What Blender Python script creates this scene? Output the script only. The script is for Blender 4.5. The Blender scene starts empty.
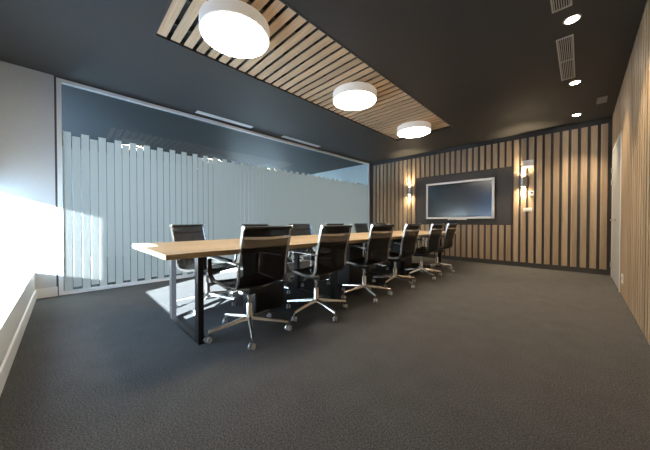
import bpy, bmesh, math, random
from mathutils import Vector, Matrix
random.seed(7)
S = bpy.context.scene
COL = S.collection

# ------------------------------------------------------------------ camera
cam_d = bpy.data.cameras.new('camera')
cam_d.sensor_fit = 'HORIZONTAL'; cam_d.sensor_width = 36; cam_d.lens = 258.04 / 650 * 36
cam_d.clip_start = 0.02
cam = bpy.data.objects.new('camera', cam_d); COL.objects.link(cam)
cam.location = (0, 0, 0.95)
cam.rotation_euler = (math.radians(90 - 0.6975), math.radians(0.0), math.radians(44.80))
S.camera = cam

# ------------------------------------------------------------------ world, sun, exposure
W = bpy.data.worlds.new('sky'); S.world = W; W.use_nodes = True
bgn = W.node_tree.nodes['Background']
bgn.inputs[0].default_value = (0.45, 0.68, 1.0, 1); bgn.inputs[1].default_value = 8.0
sun_d = bpy.data.lights.new('sun', 'SUN'); sun_d.energy = 75; sun_d.angle = math.radians(0.6)
sun_d.color = (0.80, 0.90, 1.0)
sun = bpy.data.objects.new('sun', sun_d); COL.objects.link(sun)
sun.location = (-2, -6, 5)
sun.rotation_euler = Vector((-0.5, 1.0, -0.32)).to_track_quat('-Z', 'Y').to_euler()
S.view_settings.view_transform = 'Standard'; S.view_settings.look = 'None'
S.view_settings.gamma = 1; S.view_settings.use_curve_mapping = False
S.view_settings.exposure = 0.6
S.cycles.max_bounces = 10; S.cycles.diffuse_bounces = 5; S.cycles.transparent_max_bounces = 16
S.cycles.sample_clamp_indirect = 8.0
S.cycles.caustics_reflective = False; S.cycles.caustics_refractive = False

PEND = 27.0      # pendant diffuser emission
SPOT = 88.0      # downlight watts
SCON = 44.0       # sconce watts each way
WARM = (1.0, 0.79, 0.54)

# ------------------------------------------------------------------ room numbers (metres)
XW, XE, YN, YS, H = -4.76, 0.374, 6.812, -0.27, 2.806
YO = -0.62       # inner face of the window wall, behind the deep sill

# ------------------------------------------------------------------ materials
def new_mat(name):
    m = bpy.data.materials.new(name); m.use_nodes = True
    nt = m.node_tree
    b = nt.nodes['Principled BSDF']
    return m, nt, b
def plain(name, col, rough=0.5, metal=0.0, spec=0.5, bump=0.0, bscale=200):
    m, nt, b = new_mat(name)
    b.inputs['Roughness'].default_value = rough; b.inputs['Metallic'].default_value = metal
    b.inputs['Specular IOR Level'].default_value = spec
    tc = nt.nodes.new('ShaderNodeTexCoord'); n = nt.nodes.new('ShaderNodeTexNoise')
    n.inputs['Scale'].default_value = bscale; n.inputs['Detail'].default_value = 3
    nt.links.new(tc.outputs['Object'], n.inputs['Vector'])
    mx = nt.nodes.new('ShaderNodeMix'); mx.data_type = 'RGBA'
    mx.inputs[6].default_value = (*[c * 0.95 for c in col], 1); mx.inputs[7].default_value = (*[min(1, c * 1.05) for c in col], 1)
    nt.links.new(n.outputs['Fac'], mx.inputs[0]); nt.links.new(mx.outputs[2], b.inputs['Base Color'])
    if bump:
        bp = nt.nodes.new('ShaderNodeBump'); bp.inputs['Strength'].default_value = bump; bp.inputs['Distance'].default_value = 0.004
        nt.links.new(n.outputs['Fac'], bp.inputs['Height']); nt.links.new(bp.outputs[0], b.inputs['Normal'])
    return m
def wood(name, c1, c2, c3, grain, cell, rough=0.45):
    """oak: fine stretched grain (grain = noise scale per axis), tone changing from board to board (cell = board size per axis, 0 = endless)"""
    m, nt, b = new_mat(name); N, L = nt.nodes.new, nt.links.new
    tc = N('ShaderNodeTexCoord')
    mp = N('ShaderNodeMapping'); mp.inputs['Scale'].default_value = grain
    L(tc.outputs['Object'], mp.inputs['Vector'])
    n = N('ShaderNodeTexNoise'); n.inputs['Scale'].default_value = 1; n.inputs['Detail'].default_value = 5; n.inputs['Roughness'].default_value = 0.65
    L(mp.outputs[0], n.inputs['Vector'])
    r = N('ShaderNodeValToRGB'); e = r.color_ramp.elements
    e[0].position = 0.3; e[0].color = (*c1, 1); e[1].position = 0.72; e[1].color = (*c3, 1)
    k = e.new(0.52); k.color = (*c2, 1)
    L(n.outputs['Fac'], r.inputs[0])
    mp2 = N('ShaderNodeMapping'); mp2.inputs['Scale'].default_value = [1 / c if c else 0.0 for c in cell]
    L(tc.outputs['Object'], mp2.inputs['Vector'])
    fl = N('ShaderNodeVectorMath'); fl.operation = 'FLOOR'; L(mp2.outputs[0], fl.inputs[0])
    wn = N('ShaderNodeTexWhiteNoise'); wn.noise_dimensions = '3D'; L(fl.outputs[0], wn.inputs['Vector'])
    mr = N('ShaderNodeMapRange'); mr.inputs[3].default_value = 0.82; mr.inputs[4].default_value = 1.12; L(wn.outputs['Value'], mr.inputs[0])
    mul = N('ShaderNodeVectorMath'); mul.operation = 'SCALE'; L(r.outputs[0], mul.inputs[0]); L(mr.outputs[0], mul.inputs['Scale'])
    L(mul.outputs[0], b.inputs['Base Color'])
    b.inputs['Roughness'].default_value = rough; b.inputs['Specular IOR Level'].default_value = 0.35
    bp = N('ShaderNodeBump'); bp.inputs['Strength'].default_value = 0.12; bp.inputs['Distance'].default_value = 0.002
    L(n.outputs['Fac'], bp.inputs['Height']); L(bp.outputs[0], b.inputs['Normal'])
    return m
def emitter(name, col, s):
    m, nt, b = new_mat(name)
    b.inputs['Base Color'].default_value = (0.8, 0.8, 0.8, 1)
    b.inputs['Emission Color'].default_value = (*col, 1); b.inputs['Emission Strength'].default_value = s
    return m
def glass(name, tint):
    m = bpy.data.materials.new(name); m.use_nodes = True; nt = m.node_tree; nt.nodes.clear(); N, L = nt.nodes.new, nt.links.new
    out = N('ShaderNodeOutputMaterial'); mix = N('ShaderNodeMixShader'); t = N('ShaderNodeBsdfTransparent'); g = N('ShaderNodeBsdfGlossy')
    t.inputs[0].default_value = (*tint, 1); g.inputs['Roughness'].default_value = 0.0
    lw = N('ShaderNodeLayerWeight'); lw.inputs[0].default_value = 0.5
    pw = N('ShaderNodeMath'); pw.operation = 'POWER'; pw.inputs[1].default_value = 5; L(lw.outputs['Facing'], pw.inputs[0])
    mr = N('ShaderNodeMapRange'); mr.inputs[3].default_value = 0.045; mr.inputs[4].default_value = 1.0; L(pw.outputs[0], mr.inputs[0])
    L(mr.outputs[0], mix.inputs[0]); L(t.outputs[0], mix.inputs[1]); L(g.outputs[0], mix.inputs[2]); L(mix.outputs[0], out.inputs[0])
    return m
def film(name, tint=(0.82, 0.745, 0.665)):
    m = bpy.data.materials.new(name); m.use_nodes = True; nt = m.node_tree; nt.nodes.clear(); N, L = nt.nodes.new, nt.links.new
    out = N('ShaderNodeOutputMaterial'); d = N('ShaderNodeBsdfDiffuse'); t = N('ShaderNodeBsdfTranslucent'); mix = N('ShaderNodeMixShader')
    d.inputs[0].default_value = (0.72, 0.80, 0.82, 1); t.inputs[0].default_value = (*tint, 1)
    mix.inputs[0].default_value = 0.97
    L(d.outputs[0], mix.inputs[1]); L(t.outputs[0], mix.inputs[2]); L(mix.outputs[0], out.inputs[0])
    return m
def mesh_fabric(name):
    m = bpy.data.materials.new(name); m.use_nodes = True; nt = m.node_tree; nt.nodes.clear(); N, L = nt.nodes.new, nt.links.new
    out = N('ShaderNodeOutputMaterial'); d = N('ShaderNodeBsdfPrincipled'); t = N('ShaderNodeBsdfTransparent'); mix = N('ShaderNodeMixShader')
    tc = N('ShaderNodeTexCoord'); w = N('ShaderNodeTexNoise'); w.inputs['Scale'].default_value = 260
    L(tc.outputs['Object'], w.inputs['Vector'])
    mr = N('ShaderNodeMapRange'); mr.inputs[1].default_value = 0.3; mr.inputs[2].default_value = 0.7; mr.inputs[3].default_value = 0.16; mr.inputs[4].default_value = 0.36
    L(w.outputs['Fac'], mr.inputs[0])
    d.inputs['Base Color'].default_value = (0.012, 0.010, 0.009, 1); d.inputs['Roughness'].default_value = 0.55
    d.inputs['Specular IOR Level'].default_value = 0.3
    L(mr.outputs[0], mix.inputs[0]); L(d.outputs[0], mix.inputs[1]); L(t.outputs[0], mix.inputs[2]); L(mix.outputs[0], out.inputs[0])
    return m
def carpet_mat():
    m, nt, b = new_mat('carpet'); N, L = nt.nodes.new, nt.links.new
    tc = N('ShaderNodeTexCoord')
    n1 = N('ShaderNodeTexNoise'); n1.inputs['Scale'].default_value = 130; n1.inputs['Detail'].default_value = 4; n1.inputs['Roughness'].default_value = 0.75
    n2 = N('ShaderNodeTexVoronoi'); n2.inputs['Scale'].default_value = 150
    n3 = N('ShaderNodeTexNoise'); n3.inputs['Scale'].default_value = 6
    for n in (n1, n2, n3): L(tc.outputs['Object'], n.inputs['Vector'])
    r = N('ShaderNodeValToRGB'); e = r.color_ramp.elements
    e[0].position = 0.33; e[0].color = (0.034, 0.034, 0.034, 1); e[1].position = 0.68; e[1].color = (0.172, 0.170, 0.168, 1)
    k = e.new(0.5); k.color = (0.088, 0.086, 0.084, 1)
    L(n1.outputs['Fac'], r.inputs[0])
    mr = N('ShaderNodeMapRange'); mr.inputs[3].default_value = 0.85; mr.inputs[4].default_value = 1.15; L(n3.outputs['Fac'], mr.inputs[0])
    sc = N('ShaderNodeVectorMath'); sc.operation = 'SCALE'; L(r.outputs[0], sc.inputs[0]); L(mr.outputs[0], sc.inputs['Scale'])
    L(sc.outputs[0], b.inputs['Base Color'])
    b.inputs['Roughness'].default_value = 1.0; b.inputs['Specular IOR Level'].default_value = 0.05
    bp = N('ShaderNodeBump'); bp.inputs['Strength'].default_value = 0.35; bp.inputs['Distance'].default_value = 0.004
    L(n2.outputs['Distance'], bp.inputs['Height']); L(bp.outputs[0], b.inputs['Normal'])
    return m

OAK = [(0.385, 0.280, 0.176), (0.46, 0.342, 0.222), (0.53, 0.402, 0.268)]
M = {
    'sconce_metal': plain('dark_brushed_metal', (0.34, 0.32, 0.30), 0.3, 1.0),
    'carpet': carpet_mat(),
    'ceiling': plain('charcoal_paint', (0.055, 0.053, 0.051), 0.6, spec=0.3, bscale=40),
    'backing': plain('dark_backing', (0.072, 0.069, 0.066), 0.55, spec=0.3),
    'white': plain('white_paint', (0.62, 0.62, 0.60), 0.6, spec=0.3, bscale=60),
    'trim': plain('white_trim', (0.86, 0.85, 0.82), 0.4),
    'wall_oak': wood('oak_upright', *OAK, (38, 38, 2.2), (0.1277, 0.1277, 0), 0.5),
    'ceil_oak': wood('oak_ceiling_lit', *[[v * 1.45 for v in c] for c in OAK], (2.2, 38, 38), (0, 0.123, 0), 0.5),  # wall oak lightened: bounced light from below is put into the colour
    'table_oak': wood('oak_tabletop', (0.56, 0.40, 0.22), (0.66, 0.475, 0.27), (0.73, 0.54, 0.32), (24, 1.6, 24), (0.19, 0, 0), 0.38),
    'black_steel': plain('black_steel', (0.009, 0.009, 0.010), 0.35, spec=0.4),
    'black': plain('black_plastic', (0.012, 0.012, 0.012), 0.45),
    'laminate': plain('black_laminate', (0.018, 0.018, 0.018), 0.35),
    'chrome': plain('polished_aluminium', (0.86, 0.84, 0.81), 0.20, 1.0),
    'rail': plain('satin_rail', (0.46, 0.43, 0.40), 0.24, 1.0),
    'alu': plain('brushed_aluminium', (0.62, 0.60, 0.57), 0.32, 1.0),
    'grey_plastic': plain('grey_plastic', (0.60, 0.59, 0.57), 0.35),
    'mesh': mesh_fabric('black_mesh'),
    'lamp_side': plain('white_lacquer', (0.80, 0.77, 0.72), 0.4),
    'diffuser': emitter('opal_diffuser', (1.0, 0.86, 0.69), PEND),
    'cool_panel': emitter('cool_panel', (0.88, 1.0, 0.98), 16),
    'opal_side': emitter('opal_side', (1.0, 0.86, 0.69), 0.2),
    'led': emitter('led_lens', (1.0, 0.84, 0.66), 60),
    'sconce_led': emitter('sconce_lens', (1.0, 0.80, 0.55), 12),
    'grille': plain('grille_grey', (0.50, 0.48, 0.45), 0.5),
    'plate_grey': plain('plate_grey', (0.22, 0.21, 0.20), 0.5),
    'slot': plain('slot_white', (0.82, 0.83, 0.82), 0.4),
    'screen': plain('screen_glass', (0.014, 0.018, 0.018), 0.2, spec=1.0),
    'glass': glass('clear_glass', (0.90, 0.93, 0.92)),
    'pane': glass('window_glass', (0.97, 0.99, 0.98)),
    'film': film('frosted_film'),
    'blind': film('blue_fill_blind', (0.10, 0.16, 0.24)),  # blue tint colours the daylight passed by the added sheet
    'frost': film('frosted_fill', (0.93, 0.87, 0.80)),
    'door': plain('pale_grey_door', (0.55, 0.57, 0.56), 0.35),
    'outside': plain('corridor_wall', (0.70, 0.74, 0.72), 0.6),
    'passage_grey': plain('passage_grey', (0.36, 0.37, 0.36), 0.6),
    'dark_hole': plain('vent_inside', (0.012, 0.012, 0.012), 0.8),
}

# ------------------------------------------------------------------ mesh helpers
def bm_new(): return bmesh.new()
def box(bm, x0, x1, y0, y1, z0, z1):
    v = [bm.verts.new((x, y, z)) for z in (z0, z1) for y in (y0, y1) for x in (x0, x1)]
    for f in ((0, 2, 3, 1), (4, 5, 7, 6), (0, 1, 5, 4), (2, 6, 7, 3), (0, 4, 6, 2), (1, 3, 7, 5)):
        bm.faces.new([v[i] for i in f])
    return v
def bevel(bm, w, seg=2):
    bmesh.ops.bevel(bm, geom=list(bm.edges), offset=w, segments=seg, profile=0.5, affect='EDGES')
def sweep(bm, pts, prof, up=Vector((0, 0, 1)), cap=True, closed=False):
    """prof(i) -> list of (a, b) section points; a along side axis, b along normal"""
    pts = [Vector(p) for p in pts]; n = len(pts); rings = []
    for i, p in enumerate(pts):
        if closed: t = pts[(i + 1) % n] - pts[i - 1]
        else: t = pts[min(i + 1, n - 1)] - pts[max(i - 1, 0)]
        t.normalize()
        side = t.cross(up)
        if side.length < 1e-4: side = t.cross(Vector((0, 1, 0)))
        side.normalize(); nor = side.cross(t)
        rings.append([bm.verts.new(p + side * a + nor * b) for a, b in prof(i)])
    k = len(rings[0])
    for i in range(n if closed else n - 1):
        A, B = rings[i], rings[(i + 1) % n]
        for j in range(k):
            bm.faces.new((A[j], A[(j + 1) % k], B[(j + 1) % k], B[j]))
    if cap and not closed:
        bm.faces.new(rings[0][::-1]); bm.faces.new(rings[-1])
def circ(r, n=10): return [(r * math.cos(2 * math.pi * i / n), r * math.sin(2 * math.pi * i / n)) for i in range(n)]
def rect(a, b): return [(-a / 2, -b / 2), (a / 2, -b / 2), (a / 2, b / 2), (-a / 2, b / 2)]
def tube(bm, pts, r, n=10, up=Vector((0, 0, 1))): sweep(bm, pts, lambda i: circ(r, n), up)
def lathe(bm, prof, n=24, c=(0, 0, 0), axis='z'):
    rings = []
    for r, z in prof:
        ring = []
        for i in range(n):
            a = 2 * math.pi * i / n
            q = (r * math.cos(a), r * math.sin(a), z)
            if axis == 'y': q = (q[0], q[2], q[1])
            if axis == 'x': q = (q[2], q[0], q[1])
            ring.append(bm.verts.new((q[0] + c[0], q[1] + c[1], q[2] + c[2])))
        rings.append(ring)
    for A, B in zip(rings, rings[1:]):
        for j in range(n): bm.faces.new((A[j], A[(j + 1) % n], B[(j + 1) % n], B[j]))
    bm.faces.new(rings[0][::-1]); bm.faces.new(rings[-1])
def obj(name, bm, mat, parent=None, smooth=False, label=None, autos=True):
    bmesh.ops.recalc_face_normals(bm, faces=list(bm.faces))
    me = bpy.data.meshes.new(name); bm.to_mesh(me); bm.free()
    me.materials.append(M[mat])
    if smooth:
        for p_ in me.polygons: p_.use_smooth = True
        if autos: me.set_sharp_from_angle(angle=math.radians(40))
    o = bpy.data.objects.new(name, me); COL.objects.link(o)
    if parent: o.parent = parent
    if label: o['label'] = label
    return o
def tag(o, label, cat, group=None):
    o['label'] = label; o['category'] = cat
    if group: o['group'] = group
    return o
def thing(name, label, cat, loc=(0, 0, 0), rz=0, group=None):
    o = bpy.data.objects.new(name, None); COL.objects.link(o); o.empty_display_size = 0.1
    o.location = loc; o.rotation_euler = (0, 0, rz)
    return tag(o, label, cat, group)
def struct(name, bm, mat, parent=None, smooth=False):
    o = obj(name, bm, mat, parent, smooth); o['kind'] = 'structure'; return o
def dup(root, label=None):
    """copy a thing, its parts and their sub-parts"""
    def cp(o, par):
        c = o.copy(); COL.objects.link(c)
        if par: c.parent = par
        for ch in o.children: cp(ch, c)
        return c
    r = cp(root, None)
    if label: r['label'] = label
    return r

# ------------------------------------------------------------------ the room shell
T = 0.1
bm = bm_new(); box(bm, -9.2, XE + T, YO - 0.2, YN + T + 0.1, -T, 0); struct('floor', bm, 'carpet')
# ceiling with the recess for the slatted panel
PX0, PX1, PY0, PY1 = -3.03, -1.79, 0.63, 5.40
bm = bm_new()
box(bm, -9.2, PX0, YO - 0.2, YN + T + 0.1, H, H + T)
box(bm, PX1, XE + T, YO - 0.2, YN + T + 0.1, H, H + T)
box(bm, PX0, PX1, YO - 0.2, PY0, H, H + T); box(bm, PX0, PX1, PY1, YN + T + 0.1, H, H + T)
box(bm, PX0 - 0.05, PX1 + 0.05, PY0 - 0.05, PY1 + 0.05, H + T, H + T + 0.04)
struct('ceiling', bm, 'ceiling')

# north wall: dark backing, oak slats around a plain dark field for the screen
bm = bm_new(); box(bm, XW - 0.02, XE + T, YN, YN + T, 0, H); wn = struct('wall_north', bm, 'backing')
FX0, FX1, FZ0, FZ1 = -3.20, -1.062, 0.885, 2.145
ZB, ZT, SD = 0.10, 2.695, 0.028
bm = bm_new()
for k in range(39):
    x = -4.613 + 0.1277 * k
    if FX0 - 0.05 < x < FX1 - 0.03:
        box(bm, x, x + 0.085, YN - SD, YN, ZB, FZ0 - 0.005); box(bm, x, x + 0.085, YN - SD, YN, FZ1 + 0.005, ZT)
    else:
        box(bm, x, x + 0.085, YN - SD, YN, ZB, ZT)
o = obj('wood_slats', bm, 'wall_oak', wn)
bm = bm_new(); box(bm, XW + 0.06, XE, YN - 0.012, YN, 0, ZB - 0.008); struct('baseboard_north', bm, 'backing')
bm = bm_new(); box(bm, FX0, FX1, YN - 0.012, YN, FZ0, FZ1); obj('plain_panel', bm, 'backing', wn)

# east wall with its slats and the flush door
DY0, DY1, DZ = 5.26, 6.62, 2.18
bm = bm_new()
box(bm, XE + 0.03, XE + T, YO - 0.2, YN, 0, H)
we = struct('wall_east', bm, 'backing')
bm = bm_new()
y = YO + 0.02
while y < YN - 0.05:
    y1 = min(y + 0.085, YN - 0.02)
    zb = 0.02 if (y1 < DY0 or y > DY1) else DZ + 0.02
    box(bm, XE, XE + 0.03, y, y1, zb, H)
    y += 0.1277
obj('wood_slats', bm, 'wall_oak', we)
dr = bpy.data.objects.new('door_1', None); COL.objects.link(dr); dr['kind'] = 'structure'
bm = bm_new()
box(bm, XE - 0.004, XE + 0.03, DY0, DY0 + 0.06, 0, DZ); box(bm, XE - 0.004, XE + 0.03, DY1 - 0.06, DY1, 0, DZ)
box(bm, XE - 0.004, XE + 0.03, DY0 + 0.06, DY1 - 0.06, DZ - 0.05, DZ)
obj('door_frame', bm, 'trim', dr)
bm = bm_new(); box(bm, XE + 0.002, XE + 0.028, DY0 + 0.064, DY1 - 0.064, 0.008, DZ - 0.054); leaf = obj('door_leaf', bm, 'door', dr)
bm = bm_new(); lathe(bm, [(0.024, 0), (0.024, 0.008)], 16, (XE - 0.006, 5.98, 0.98), 'x')
tube(bm, [(XE - 0.004, 5.98, 0.98), (XE - 0.045, 5.98, 0.98), (XE - 0.05, 5.97, 0.98), (XE - 0.05, 5.86, 0.98)], 0.009)
obj('door_handle', bm, 'alu', leaf, True)
for z in (0.22, 1.62, 1.82):
    bm = bm_new(); lathe(bm, [(0.009, -0.045), (0.009, 0.045)], 10, (XE - 0.01, DY1 - 0.062, z)); obj('hinge', bm, 'alu', dr, True)

# west side: short white wall beside the glass
bm = bm_new(); box(bm, XW - T, XW, YO - 0.2, -0.085, 0, H); struct('wall_west', bm, 'white')
bm = bm_new(); box(bm, XW, XW + 0.014, YS, -0.075, 0, 0.12); bevel(bm, 0.003, 1); struct('baseboard_west', bm, 'trim')
# south: parapet with a deep sill, window wall behind it
bm = bm_new(); box(bm, XW, XE + 0.03, YO, YS, 0, 0.33); struct('wall_south_parapet', bm, 'white')
bm = bm_new(); box(bm, XW, XE + 0.0, YS, YS + 0.014, 0, 0.12); bevel(bm, 0.003, 1); struct('baseboard_south', bm, 'trim')
W1 = (XW, -4.20, 0.33, 1.376); W2 = (-3.52, -1.93, 0.33, 2.35); BLIND = 1.14
bm = bm_new(); ya, yb = YO - 0.08, YO
box(bm, XW, XE + T, ya, yb, 0, 0.33)
box(bm, W1[0], W1[1], ya, yb, W1[3], H); box(bm, W1[1], W2[0], ya, yb, 0.33, H)
box(bm, W2[0], W2[1], ya, yb, W2[3], H); box(bm, W2[1], XE + T, ya, yb, 0.33, H)
struct('wall_south', bm, 'white')
for i, w in enumerate((W1, W2)):
    e = bpy.data.objects.new('window_%d' % (i + 1), None); COL.objects.link(e); e['kind'] = 'structure'
    bm = bm_new(); f = 0.035
    box(bm, w[0], w[0] + f, ya, ya + 0.05, w[2], w[3]); box(bm, w[1] - f, w[1], ya, ya + 0.05, w[2], w[3])
    box(bm, w[0] + f, w[1] - f, ya, ya + 0.05, w[2], w[2] + f); box(bm, w[0] + f, w[1] - f, ya, ya + 0.05, w[3] - f, w[3])
    obj('window_frame', bm, 'trim', e)
    bm = bm_new(); box(bm, w[0] + f, w[1] - f, ya + 0.02, ya + 0.028, w[2] + f, w[3] - f); obj('pane', bm, 'pane', e)
    if i == 1:      # unseen translucent sheet added over the upper part to spread bluish daylight
        bm = bm_new(); box(bm, w[0] - 0.03, w[1] + 0.03, yb + 0.012, yb + 0.0135, BLIND, w[3] + 0.04); bl = obj('fill_blind', bm, 'blind', e)
        bm = bm_new(); tube(bm, [(w[0] - 0.03, yb + 0.024, w[3] + 0.06), (w[1] + 0.03, yb + 0.024, w[3] + 0.06)], 0.022, 16); obj('fill_blind_roller', bm, 'trim', bl, True)
        bm = bm_new(); box(bm, w[0] - 0.03, w[1] + 0.03, yb + 0.006, yb + 0.02, BLIND - 0.02, BLIND); obj('fill_blind_bar', bm, 'trim', bl)

# glass partition: rails, posts, clear glass, frosted stripes
gp = bpy.data.objects.new('window_3', None); COL.objects.link(gp); gp['kind'] = 'structure'
GY0, GY1 = -0.02, 6.74
bm = bm_new()
box(bm, XW - 0.05, XW + 0.004, -0.065, GY0, 0, 2.79); box(bm, XW - 0.05, XW + 0.004, GY1, GY1 + 0.05, 0, 2.79)
box(bm, XW - 0.05, XW + 0.004, GY0, GY1, 2.745, 2.79); box(bm, XW - 0.05, XW + 0.004, GY0, GY1, 0, 0.045)
obj('partition_frame', bm, 'trim', gp)
bm = bm_new(); box(bm, XW - 0.022, XW - 0.012, GY0, GY1, 0.045, 2.745); obj('glass_pane', bm, 'glass', gp)
bm = bm_new(); y = GY0 + 0.006; k = 0
while y + 0.08 < GY1:
    zt = 2.127 if k % 2 == 0 else 2.080
    zb = 0.046 if k % 2 == 0 else 0.085
    box(bm, XW - 0.0115, XW - 0.0095, y, y + (0.079 if y < 1.9 else 0.0860), zb, zt); y += 0.0875; k += 1
obj('frosted_stripes', bm, 'film', gp)
bm = bm_new(); box(bm, XW - 0.04, XW, -0.085, -0.065, 0, H); box(bm, XW - 0.04, XW - 0.01, -0.065, YN, 2.79, H); box(bm, XW - 0.04, XW + 0.05, GY1 + 0.05, YN, 0, 2.79); struct('trim_1', bm, 'backing')

# the bright passage on the other side of the glass
bm = bm_new(); box(bm, -9.2, XW - 0.02, YN + 0.0, YN + T, 0, H); struct('wall_passage_north', bm, 'outside')
bm = bm_new(); box(bm, -9.2, -9.1, YO - 0.2, 4.3, 0, H); box(bm, -9.2, -9.1, 6.65, YN, 0, H); box(bm, -9.2, -9.1, 4.3, 6.65, 0, 0.3); box(bm, -9.2, -9.1, 4.3, 6.65, 2.6, H); struct('wall_passage_west', bm, 'passage_grey')
e = bpy.data.objects.new('window_4', None); COL.objects.link(e); e['kind'] = 'structure'  # unseen frosted opening added to light the far stripes from behind
bm = bm_new()
for q in (4.3, 5.45, 6.61): box(bm, -9.17, -9.11, q, q + 0.04, 0.3, 2.6)
obj('window_frame', bm, 'trim', e)
bm = bm_new(); box(bm, -9.15, -9.14, 4.34, 6.61, 0.3, 2.6); obj('frosted_fill_pane', bm, 'frost', e)
bm = bm_new(); ya, yb = YO - 0.2, YO - 0.1
box(bm, -9.1, XW - T, ya, yb, 0, 0.3); box(bm, -9.1, XW - T, ya, yb, 2.62, H); box(bm, -9.1, -8.9, ya, yb, 0.3, 2.62); box(bm, -5.9, XW - T, ya, yb, 0.3, 2.62)  # opening added in this unseen wall to let sky light in
struct('wall_passage_south', bm, 'outside')
bm = bm_new(); box(bm, XW - 0.14, XW - 0.02, -10.5, ya, 0, 6.5); struct('wall_sun_blocker', bm, 'white')  # unseen slab added outside to keep direct sun out of the passage

# ------------------------------------------------------------------ slatted ceiling panel
cp = thing('ceiling_panel', 'long recessed oak slat panel in the dark ceiling above the table', 'ceiling panel', (0, 0, 0))
bm = bm_new()
z0, z1 = H - 0.004, H + 0.098
for a in ((PX0, PX0 + 0.02, PY0, PY1), (PX1 - 0.02, PX1, PY0, PY1), (PX0 + 0.02, PX1 - 0.02, PY0, PY0 + 0.02), (PX0 + 0.02, PX1 - 0.02, PY1 - 0.02, PY1)):
    box(bm, *a, z0, z1)
box(bm, PX0 + 0.02, PX1 - 0.02, PY0 + 0.02, PY1 - 0.02, H + 0.090, z1)
obj('frame', bm, 'backing', cp)
bm = bm_new()
for x in (PX0 + 0.25, (PX0 + PX1) / 2, PX1 - 0.25): box(bm, x - 0.02, x + 0.02, PY0 + 0.022, PY1 - 0.022, H + 0.0265, H + 0.0895)
obj('battens', bm, 'backing', cp)
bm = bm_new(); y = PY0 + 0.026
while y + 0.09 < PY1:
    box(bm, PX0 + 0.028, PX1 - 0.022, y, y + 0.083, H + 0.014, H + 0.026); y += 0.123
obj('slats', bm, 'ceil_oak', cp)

# ------------------------------------------------------------------ pendants
zl0, zl1 = 2.642, 2.755
def pendant(y, label):
    t = thing('ceiling_light', label, 'light', (-2.27, y, zl0), 0, 'round lights under the ceiling panel')
    bm = bm_new(); h = zl1 - zl0 - 0.001; R = 0.305
    lathe(bm, [(R - 0.012, 0.0), (R, 0.004), (R, h - 0.006), (R - 0.006, h), (0.05, h)], 64)
    obj('housing', bm, 'opal_side', t, True)
    bm = bm_new(); lathe(bm, [(0.06, h + 0.001), (0.06, H + 0.013 - zl0)], 24); obj('mount', bm, 'lamp_side', t, True)
    bm = bm_new(); lathe(bm, [(R - 0.014, -0.003), (R - 0.013, -0.0005)], 64); obj('diffuser', bm, 'diffuser', t, True)
    return t
pendant(1.12, 'largest looking white drum light, nearest end of the slatted ceiling panel')
pendant(2.875, 'middle of the three white drum lights under the slatted ceiling panel')
pendant(4.675, 'white drum light at the far end of the slatted ceiling panel, nearest the screen')

# ------------------------------------------------------------------ downlights, grilles, slots
def spot(parent, loc, d, watts, size, blend, col=WARM, r=0.02):
    l = bpy.data.lights.new('spot', 'SPOT'); l.energy = watts; l.spot_size = math.radians(size); l.spot_blend = blend; l.color = col; l.shadow_soft_size = r
    o = bpy.data.objects.new('bulb', l); COL.objects.link(o); o.location = loc; o.rotation_euler = Vector(d).to_track_quat('-Z', 'Y').to_euler(); o.parent = parent
    return o
for y, lb in ((6.26, 'recessed downlight nearest the slatted end wall'), (4.80, 'middle of three recessed downlights, beyond the long grille'),
              (3.29, 'largest looking recessed downlight, between two ceiling grilles')):
    t = thing('downlight', lb, 'light', (-0.075, y, H), 0, 'recessed downlights along the right side')
    bm = bm_new(); n = 32
    lathe(bm, [(0.046, -0.002), (0.052, -0.005), (0.062, -0.004), (0.064, -0.0005)], n); obj('trim_ring', bm, 'grille', t, True)
    bm = bm_new(); lathe(bm, [(0.045, -0.006), (0.046, -0.0035)], n); obj('lens', bm, 'led', t)
    spot(t, (0, 0, -0.02), (0, 0, -1), SPOT, 90, 0.8)
def grille(name, label, x0, x1, y0, y1, lengthwise=True, n=9, mat='grille', cat='vent', group=None, bars=True):
    t = thing(name, label, cat, ((x0 + x1) / 2, (y0 + y1) / 2, H), 0, group)
    a, b = (x1 - x0) / 2, (y1 - y0) / 2; f = 0.012
    bm = bm_new(); box(bm, -a + f, a - f, -b + f, b - f, -0.003, -0.0005); obj('backing', bm, 'dark_hole', t)
    bm = bm_new()
    box(bm, -a, -a + f, -b, b, -0.011, -0.0005); box(bm, a - f, a, -b, b, -0.011, -0.0005); box(bm, -a + f, a - f, -b, -b + f, -0.011, -0.0005); box(bm, -a + f, a - f, b - f, b, -0.011, -0.0005)
    obj('frame', bm, mat, t)
    bm = bm_new()
    for i in range(n):
        q = -a + f + (2 * a - 2 * f) * (i + 0.5) / n
        box(bm, q - 0.003, q + 0.003, -b + f, b - f, -0.010, -0.003)
    box(bm, -a + f, a - f, -0.006, 0.006, -0.0095, -0.003)
    obj('louvres', bm, mat, t)
    return t
grille('air_vent', 'long grey ceiling grille between two downlights', -0.20, -0.07, 3.55, 4.60, n=7, group='ceiling grilles')
grille('air_vent', 'grey ceiling grille cut by the top edge of the picture', -0.20, -0.07, 2.00, 3.06, n=7, group='ceiling grilles')
t = thing('access_plate', 'small grey square plate in the dark ceiling near the far right corner', 'ceiling plate', (0.208, 5.77, H))
bm = bm_new(); box(bm, -0.055, 0.055, -0.145, 0.145, -0.008, -0.0005); bevel(bm, 0.002, 1); obj('plate', bm, 'plate_grey', t)
bm = bm_new()
for i in range(6): box(bm, -0.045, 0.045, -0.12 + i * 0.044, -0.10 + i * 0.044, -0.0095, -0.0075)
obj('ribs', bm, 'plate_grey', t)
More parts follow.
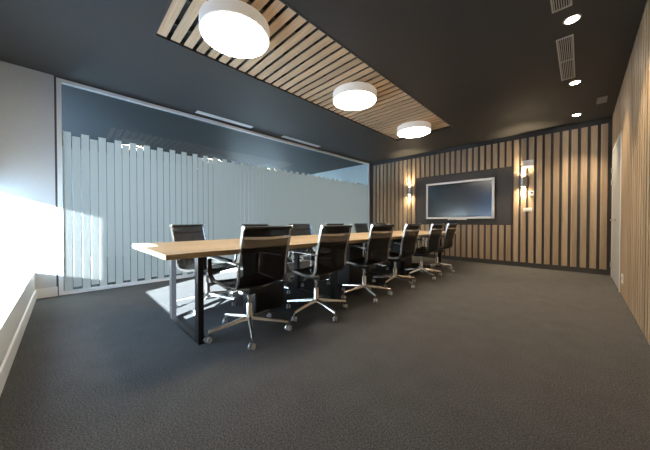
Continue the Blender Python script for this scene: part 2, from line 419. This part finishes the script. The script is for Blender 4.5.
def slot(y0, y1, lb):
    t = thing('slot_diffuser', lb, 'vent', (-4.60, (y0 + y1) / 2, H), 0, 'white slot vents by the glass')
    b = (y1 - y0) / 2
    bm = bm_new(); box(bm, -0.055, -0.035, -b, b, -0.008, -0.0005); box(bm, 0.035, 0.055, -b, b, -0.008, -0.0005); box(bm, -0.035, 0.035, -b, -b + 0.02, -0.008, -0.0005); box(bm, -0.035, 0.035, b - 0.02, b, -0.008, -0.0005)
    obj('frame', bm, 'slot', t)
    bm = bm_new(); box(bm, -0.035, -0.004, -b + 0.02, b - 0.02, -0.005, -0.0005); box(bm, 0.004, 0.035, -b + 0.02, b - 0.02, -0.005, -0.0005); obj('vane', bm, 'slot', t)
slot(1.57, 2.60, 'white linear ceiling vent nearer the viewer, above the glass wall')
slot(3.33, 4.43, 'white linear ceiling vent farther away, above the glass wall')

# ------------------------------------------------------------------ screen, sconces, wall devices
TX0, TX1, TZ0, TZ1 = -2.905, -1.375, 1.025, 1.938
tv = thing('display_screen', 'wide wall screen with white frame and dark glass on the end wall', 'screen', ((TX0 + TX1) / 2, YN - 0.012, (TZ0 + TZ1) / 2))
a, b = (TX1 - TX0) / 2, (TZ1 - TZ0) / 2; f = 0.045
bm = bm_new(); box(bm, -a + 0.02, a - 0.02, -0.075, -0.03, -b + 0.02, b - 0.02); obj('casing', bm, 'black', tv)
bm = bm_new(); box(bm, -0.35, 0.35, -0.03, -0.0005, -0.2, 0.2); obj('wall_bracket', bm, 'black_steel', tv)
bm = bm_new(); box(bm, -a, -a + f, -0.095, -0.06, -b, b); box(bm, a - f, a, -0.095, -0.06, -b, b); box(bm, -a + f, a - f, -0.095, -0.06, -b, -b + f); box(bm, -a + f, a - f, -0.095, -0.06, b - f, b)
obj('bezel', bm, 'trim', tv)
bm = bm_new(); box(bm, -a + f, a - f, -0.088, -0.0755, -b + f, b - f); obj('screen', bm, 'screen', tv)
bm = bm_new(); box(bm, -0.21, 0.21, -0.115, -0.062, -b - 0.03, -b - 0.0005); bevel(bm, 0.004, 1); tr = obj('pen_tray', bm, 'trim', tv)
bm = bm_new(); box(bm, -0.17, 0.0, -0.1165, -0.1145, -b - 0.02, -b - 0.012); obj('button_strip', bm, 'black', tr)

def sconce(x, z, lb, dz=0.0):
    t = thing('wall_sconce', lb, 'wall lamp', (x, YN - SD, z), 0, 'up and down lights on the slats')
    bm = bm_new(); n = 24; R = 0.07; hh = 0.10
    pr = []
    ringb, ringt = [], []
    # half-round metal shell, flat at the back
    for i in range(n + 1):
        q = math.pi * i / n
        pr.append((R * 1.1 * math.cos(q), -0.012 - R * math.sin(q)))
    pr = [(R * 1.1, -0.0005)] + pr + [(-R * 1.1, -0.0005)]
    lo = [bm.verts.new((p_[0], p_[1], -hh)) for p_ in pr]; hi = [bm.verts.new((p_[0], p_[1], hh)) for p_ in pr]
    for i in range(len(pr)):
        j = (i + 1) % len(pr); bm.faces.new((lo[i], lo[j], hi[j], hi[i]))
    bm.faces.new(lo[::-1]); bm.faces.new(hi)
    obj('shell', bm, 'sconce_metal', t, True)
    for s in (1, -1):
        bm = bm_new(); lathe(bm, [(0.034, min(s * hh, s * (hh + 0.003))), (0.034, max(s * hh, s * (hh + 0.003)))], 20, (0, -0.038, 0)); obj('lens', bm, 'sconce_led', t)
        spot(t, (0, -0.04, s * (hh + 0.015)), (0, -0.03, s), SCON, 80, 0.9, (1.0, 0.78, 0.50), 0.015)
        spot(t, (0, -0.04, s * (hh + 0.012)), (0, 0.0, s), SCON * 0.25, 150, 0.5, (1.0, 0.78, 0.50), 0.015)
sconce(-3.403, 1.81, 'metal up and down wall light on the slats left of the screen')
sconce(-0.868, 1.785, 'metal up and down wall light on the slats right of the screen')
yb = YN - SD
t = thing('emergency_light', 'white box fixed to the slats above the right wall lamp', 'emergency light', (-0.793, yb, 2.155))
bm = bm_new(); box(bm, -0.092, 0.092, -0.045, -0.0005, -0.07, 0.07); bevel(bm, 0.006); obj('housing', bm, 'trim', t)
bm = bm_new(); box(bm, -0.078, 0.078, -0.0475, -0.0445, -0.055, 0.03); obj('lens_cover', bm, 'lamp_side', t)
t = thing('thermostat', 'small white wall control just under and right of the right wall lamp', 'control', (-0.737, yb, 1.542))
bm = bm_new(); box(bm, -0.042, 0.042, -0.022, -0.0005, -0.05, 0.05); bevel(bm, 0.004); obj('housing', bm, 'trim', t)
bm = bm_new(); box(bm, -0.012, 0.026, -0.0235, -0.0215, -0.006, 0.02); obj('display', bm, 'black', t)
t = thing('light_switch', 'white wide switch plate lowest on the slats below the right wall lamp', 'switch', (-0.793, yb, 1.20))
bm = bm_new(); box(bm, -0.07, 0.07, -0.012, -0.0005, -0.042, 0.042); bevel(bm, 0.003); obj('plate', bm, 'trim', t)
for x in (-0.04, 0.0, 0.04):
    bm = bm_new(); box(bm, x - 0.018, x + 0.018, -0.016, -0.0115, -0.028, 0.028); bevel(bm, 0.002, 1); obj('rocker', bm, 'lamp_side', t)
t = thing('wall_socket', 'white socket plate low on the right slat wall beside the door', 'socket', (XE, 4.86, 0.245))
bm = bm_new(); box(bm, -0.014, -0.0005, -0.045, 0.045, -0.055, 0.055); bevel(bm, 0.003); obj('plate', bm, 'trim', t)
bm = bm_new(); lathe(bm, [(0.02, -0.0165), (0.021, -0.0135)], 16, (0, 0, 0), 'x'); obj('outlet', bm, 'grille', t)

# ------------------------------------------------------------------ table
TB = dict(x0=-3.04, x1=-1.875, y0=0.45, y1=6.0, z=0.74)
cx, cy = (TB['x0'] + TB['x1']) / 2, (TB['y0'] + TB['y1']) / 2
tb = thing('conference_table', 'long oak topped meeting table on black steel loop legs', 'table', (cx, cy, 0))
bm = bm_new(); hx, hy = (TB['x1'] - TB['x0']) / 2, (TB['y1'] - TB['y0']) / 2
box(bm, -hx, hx, -hy, hy, 0.702, 0.74); bevel(bm, 0.002, 1); obj('tabletop', bm, 'table_oak', tb)
def loop(y):
    bm = bm_new(); w0, w1 = -2.86 - cx, -2.08 - cx; d, tk = 0.020, 0.075
    box(bm, w0, w0 + tk, y - d, y + d, 0, 0.702); box(bm, w1 - tk, w1, y - d, y + d, 0, 0.702)
    box(bm, w0 + tk, w1 - tk, y - d, y + d, 0, 0.022); box(bm, w0 + tk, w1 - tk, y - d, y + d, 0.66, 0.702)
    obj('leg_frame', bm, 'black_steel', tb)
for y in (0.735, 2.285, 3.985, 5.58): loop(y - cy)
bm = bm_new(); box(bm, -0.03, 0.03, -hy + 0.35, hy - 0.34, 0.63, 0.66); obj('beam', bm, 'black_steel', tb)
for y0, lb in ((1.37, 'black box pedestal under the near section of the table'), (2.88, 'black box pedestal under the middle of the table'), (4.45, 'black box pedestal under the far section of the table')):
    t = thing('cable_cabinet', lb, 'cabinet', (-2.50, y0 + 0.18, 0), 0, 'black pedestals under the table')
    bm = bm_new(); box(bm, -0.13, 0.13, -0.18, 0.18, 0.02, 0.625); bevel(bm, 0.003, 1); obj('body', bm, 'laminate', t)
    bm = bm_new(); box(bm, -0.11, 0.11, -0.16, 0.16, 0.0, 0.02); obj('plinth', bm, 'black', t)
    bm = bm_new(); box(bm, 0.131, 0.138, -0.174, 0.174, 0.03, 0.615); obj('door', bm, 'laminate', t)

# ------------------------------------------------------------------ chairs
def catmull(pts, n):
    P = [Vector(p) for p in pts]; P = [2 * P[0] - P[1]] + P + [2 * P[-1] - P[-2]]; out = []
    for i in range(1, len(P) - 2):
        for k in range(n):
            t = k / n; a, b, c, d = P[i - 1], P[i], P[i + 1], P[i + 2]
            out.append(0.5 * ((2 * b) + (c - a) * t + (2 * a - 5 * b + 4 * c - d) * t * t + (3 * b - a - 3 * c + d) * t ** 3))
    out.append(P[-2]); return out
# side profile of the sling, x forward, from the head roll to the front roll
PROF = catmull([(-0.285, 0, 0.905), (-0.268, 0, 0.83), (-0.240, 0, 0.72), (-0.218, 0, 0.62), (-0.212, 0, 0.54), (-0.205, 0, 0.485), (-0.170, 0, 0.440),
                (-0.10, 0, 0.425), (0.0, 0, 0.430), (0.10, 0, 0.443), (0.18, 0, 0.450), (0.225, 0, 0.440), (0.238, 0, 0.415)], 5)
HW = 0.217
def make_chair(name, label, phase=0.0):
    t = thing(name, label, 'chair')
    # mesh sling: one sheet with thickness, slightly hollow across its width
    def sling(pp):
        bm = bm_new(); n = len(pp); m = 8; top, bot = [], []
        for i, q in enumerate(pp):
            tg = (pp[min(i + 1, n - 1)] - pp[max(i - 1, 0)]).normalized(); nr = Vector((-tg.z, 0, tg.x))
            if nr.x < 0 and abs(nr.x) > abs(nr.z): nr = -nr
            if nr.z < 0 and abs(nr.z) >= abs(nr.x): nr = -nr
            rt, rb = [], []
            for j in range(m + 1):
                u = -1 + 2 * j / m; sag = -0.012 * (1 - u * u)
                b_ = q + Vector((0, u * (HW - 0.006), 0)) + nr * sag
                rt.append(bm.verts.new(b_ + nr * 0.002)); rb.append(bm.verts.new(b_ - nr * 0.002))
            top.append(rt); bot.append(rb)
        for i in range(n - 1):
            for j in range(m):
                bm.faces.new((top[i][j], top[i + 1][j], top[i + 1][j + 1], top[i][j + 1])); bm.faces.new((bot[i][j], bot[i][j + 1], bot[i + 1][j + 1], bot[i + 1][j]))
            bm.faces.new((top[i][0], bot[i][0], bot[i + 1][0], top[i + 1][0])); bm.faces.new((top[i][m], top[i + 1][m], bot[i + 1][m], bot[i][m]))
        for R, B in ((top[0], bot[0]), (top[-1], bot[-1])):
            for j in range(m): bm.faces.new((R[j], R[j + 1], B[j + 1], B[j]))
        return bm
    k = 29
    obj('backrest', sling(PROF[:k + 1]), 'mesh', t, True); obj('seat', sling(PROF[k:]), 'mesh', t, True)
    bm = bm_new(); q = PROF[0]; tube(bm, [(q.x - 0.006, -HW + 0.004, q.z), (q.x - 0.006, HW - 0.004, q.z)], 0.013, 12); obj('head_roll', bm, 'black', t, True)
    bm = bm_new(); q = PROF[-1]; tube(bm, [(q.x, -HW + 0.004, q.z), (q.x, HW - 0.004, q.z)], 0.012, 12); obj('front_roll', bm, 'black', t, True)
    for s in (1, -1):
        bm = bm_new(); y = s * (HW + 0.006)
        sweep(bm, [Vector((q.x, y, q.z)) for q in PROF], lambda i: [(-0.008, -0.012), (0.004, -0.012), (0.010, 0), (0.004, 0.012), (-0.008, 0.012)] if s > 0 else [(-0.004, -0.012), (0.008, -0.012), (0.008, 0.012), (-0.004, 0.012), (-0.010, 0)], Vector((0, 1, 0)).cross(Vector((1, 0, 0))) if False else Vector((0, 0.0001, 1)))
        rib = obj('side_rail', bm, 'rail', t, True)
        bm = bm_new()
        q = PROF[0]; lathe(bm, [(0.016, -0.008), (0.017, 0.008)], 14, (q.x - 0.006, y, q.z), 'y'); obj('rail_cap', bm, 'chrome', rib, True)
        bm = bm_new(); q = PROF[-1]; lathe(bm, [(0.018, -0.008), (0.019, 0.008)], 14, (q.x, y, q.z), 'y'); obj('end_glide', bm, 'black', rib, True)
        # loop armrest: up from the seat rail, forward bend, back to the backrest rail
        arm = catmull([(0.185, y + s * 0.008, 0.448), (0.198, y + s * 0.024, 0.50), (0.203, y + s * 0.032, 0.58), (0.195, y + s * 0.034, 0.630),
                       (0.155, y + s * 0.035, 0.655), (0.03, y + s * 0.035, 0.655), (-0.14, y + s * 0.026, 0.645), (-0.216, y + s * 0.008, 0.632)], 4)
        bm = bm_new(); sweep(bm, arm, lambda i: rect(0.034, 0.010) if False else rect(0.010, 0.036), Vector((0, 1, 0))); ar = obj('armrest', bm, 'rail', t, True)
        bm = bm_new(); sweep(bm, [p_ + Vector((0, 0, 0.008)) for p_ in arm[16:25]], lambda i: rect(0.014, 0.040), Vector((0, 1, 0))); obj('arm_pad', bm, 'black', ar, True)
    # spreaders between the rails
    q = PROF[5]
    bm = bm_new(); sweep(bm, catmull([(q.x - 0.012, -HW, q.z), (q.x - 0.034, -HW * 0.5, q.z - 0.004), (q.x - 0.040, 0, q.z - 0.006), (q.x - 0.034, HW * 0.5, q.z - 0.004), (q.x - 0.012, HW, q.z)], 4), lambda i: rect(0.012, 0.020)); obj('back_spreader', bm, 'chrome', t, True)
    bm = bm_new()
    for x in (-0.09, 0.10):
        sweep(bm, catmull([(x, -HW, 0.43), (x, -HW * 0.6, 0.405), (x, 0, 0.395), (x, HW * 0.6, 0.405), (x, HW, 0.43)], 3), lambda i: rect(0.026, 0.012))
    obj('seat_spreader', bm, 'chrome', t, True)
    bm = bm_new(); box(bm, -0.125, 0.125, -0.075, 0.075, 0.352, 0.402); bevel(bm, 0.012); mech = obj('tilt_mechanism', bm, 'black', t, True)
    bm = bm_new(); tube(bm, [(0.04, -0.07, 0.375), (0.04, -0.19, 0.372), (0.04, -0.235, 0.365)], 0.006); obj('lever', bm, 'black', mech, True)
    # column and base
    bm = bm_new(); lathe(bm, [(0.030, 0.085), (0.033, 0.10), (0.033, 0.14), (0.028, 0.15), (0.027, 0.245), (0.024, 0.25)], 20); lathe(bm, [(0.0155, 0.25), (0.0155, 0.335), (0.024, 0.34), (0.024, 0.354)], 18)
    obj('column', bm, 'chrome', t, True)
    for k in range(5):
        a = phase + k * 2 * math.pi / 5; c, s_ = math.cos(a), math.sin(a)
        pts = [Vector((c * r, s_ * r, z)) for r, z in ((0.026, 0.122), (0.12, 0.110), (0.24, 0.093), (0.335, 0.080))]
        wd = [0.040, 0.034, 0.027, 0.022]; ht = [0.034, 0.028, 0.021, 0.017]
        bm = bm_new(); sweep(bm, pts, lambda i: [(-wd[i] / 2, -ht[i] / 2), (wd[i] / 2, -ht[i] / 2), (wd[i] / 2 * 0.9, ht[i] * 0.2), (wd[i] * 0.25, ht[i] / 2), (-wd[i] * 0.25, ht[i] / 2), (-wd[i] / 2 * 0.9, ht[i] * 0.2)])
        lg = obj('base_leg', bm, 'chrome', t, True)
        # twin-wheel caster: stem, hood and two wheels
        cx_, cy_ = c * 0.328, s_ * 0.328
        ca = a + (0.9, -1.3, 2.1, 0.4, -0.6)[k]; d = Vector((math.cos(ca), math.sin(ca), 0)); pp = Vector((-d.y, d.x, 0))
        bm = bm_new(); ctr = Vector((cx_, cy_, 0)) + d * 0.012
        lathe(bm, [(0.008, 0.040), (0.008, 0.078)], 10, (cx_, cy_, 0))
        hood = [ctr + d * (0.027 * math.cos(q)) + Vector((0, 0, 0.024 + 0.027 * math.sin(q))) for q in [math.pi * i / 8 - 0.1 for i in range(9)]]
        sweep(bm, hood, lambda i: rect(0.036, 0.005), pp)
        cst = obj('caster', bm, 'chrome', t, True)
        for s in (1, -1):
            bm = bm_new(); n = 18; o0, o1 = ctr + pp * (s * 0.006), ctr + pp * (s * 0.022)
            R1 = [bm.verts.new(o0 + d * (0.022 * math.cos(2 * math.pi * i / n)) + Vector((0, 0, 0.0225 + 0.022 * math.sin(2 * math.pi * i / n)))) for i in range(n)]
            R2 = [bm.verts.new(o1 + d * (0.022 * math.cos(2 * math.pi * i / n)) + Vector((0, 0, 0.0225 + 0.022 * math.sin(2 * math.pi * i / n)))) for i in range(n)]
            for i in range(n): bm.faces.new((R1[i], R1[(i + 1) % n], R2[(i + 1) % n], R2[i]))
            bm.faces.new(R1[::-1]); bm.faces.new(R2)
            obj('wheel', bm, 'grey_plastic', cst, True)
    return t
D = math.radians
GN, GF = 'chairs along the near side of the table', 'chairs along the far side of the table'
near = [(-2.035, 1.12, 183, 'black mesh swivel chair closest to the viewer, beside the near table leg'),
        (-1.99, 1.87, 183, 'second black mesh swivel chair from the viewer on the near side of the table'),
        (-2.00, 2.74, 178, 'third black mesh swivel chair from the viewer on the near side of the table'),
        (-2.02, 3.56, 181, 'fourth black mesh swivel chair from the viewer on the near side of the table'),
        (-2.00, 4.43, 179, 'fifth black mesh swivel chair on the near side, last but one before the screen'),
        (-2.03, 5.20, 180, 'near-side black mesh swivel chair closest to the screen wall')]
far = [(-3.05, 1.15, 26, 'black mesh swivel chair at the far side of the table, leftmost in the picture'),
       (-3.03, 1.93, 2, 'far-side black mesh swivel chair hidden behind the chair closest to the viewer'),
       (-3.03, 2.75, 0, 'far-side black mesh swivel chair seen between the first and second near chairs'),
       (-3.03, 3.60, -2, 'far-side black mesh swivel chair rising just behind the second near chair'),
       (-3.03, 4.42, 1, 'far-side black mesh swivel chair seen just left of the third near chair'),
       (-3.03, 5.20, 0, 'far-side black mesh swivel chair at the screen end, hidden by the near row')]
# phase of the five-star base in the chair's own frame (two versions of the same chair)
base = {}
protoA = make_chair('office_chair', '', D(44 - 180)); protoB = make_chair('office_chair', '', D(59 - 180))
used = set()
for i, (x, y, rz, lb) in enumerate(near + far):
    pr = protoB if i % 2 else protoA
    o = pr if pr.name not in used else dup(pr)
    used.add(pr.name)
    o.location = (x, y, 0); o.rotation_euler = (0, 0, D(rz)); tag(o, lb, 'chair', GN if i < 6 else GF)
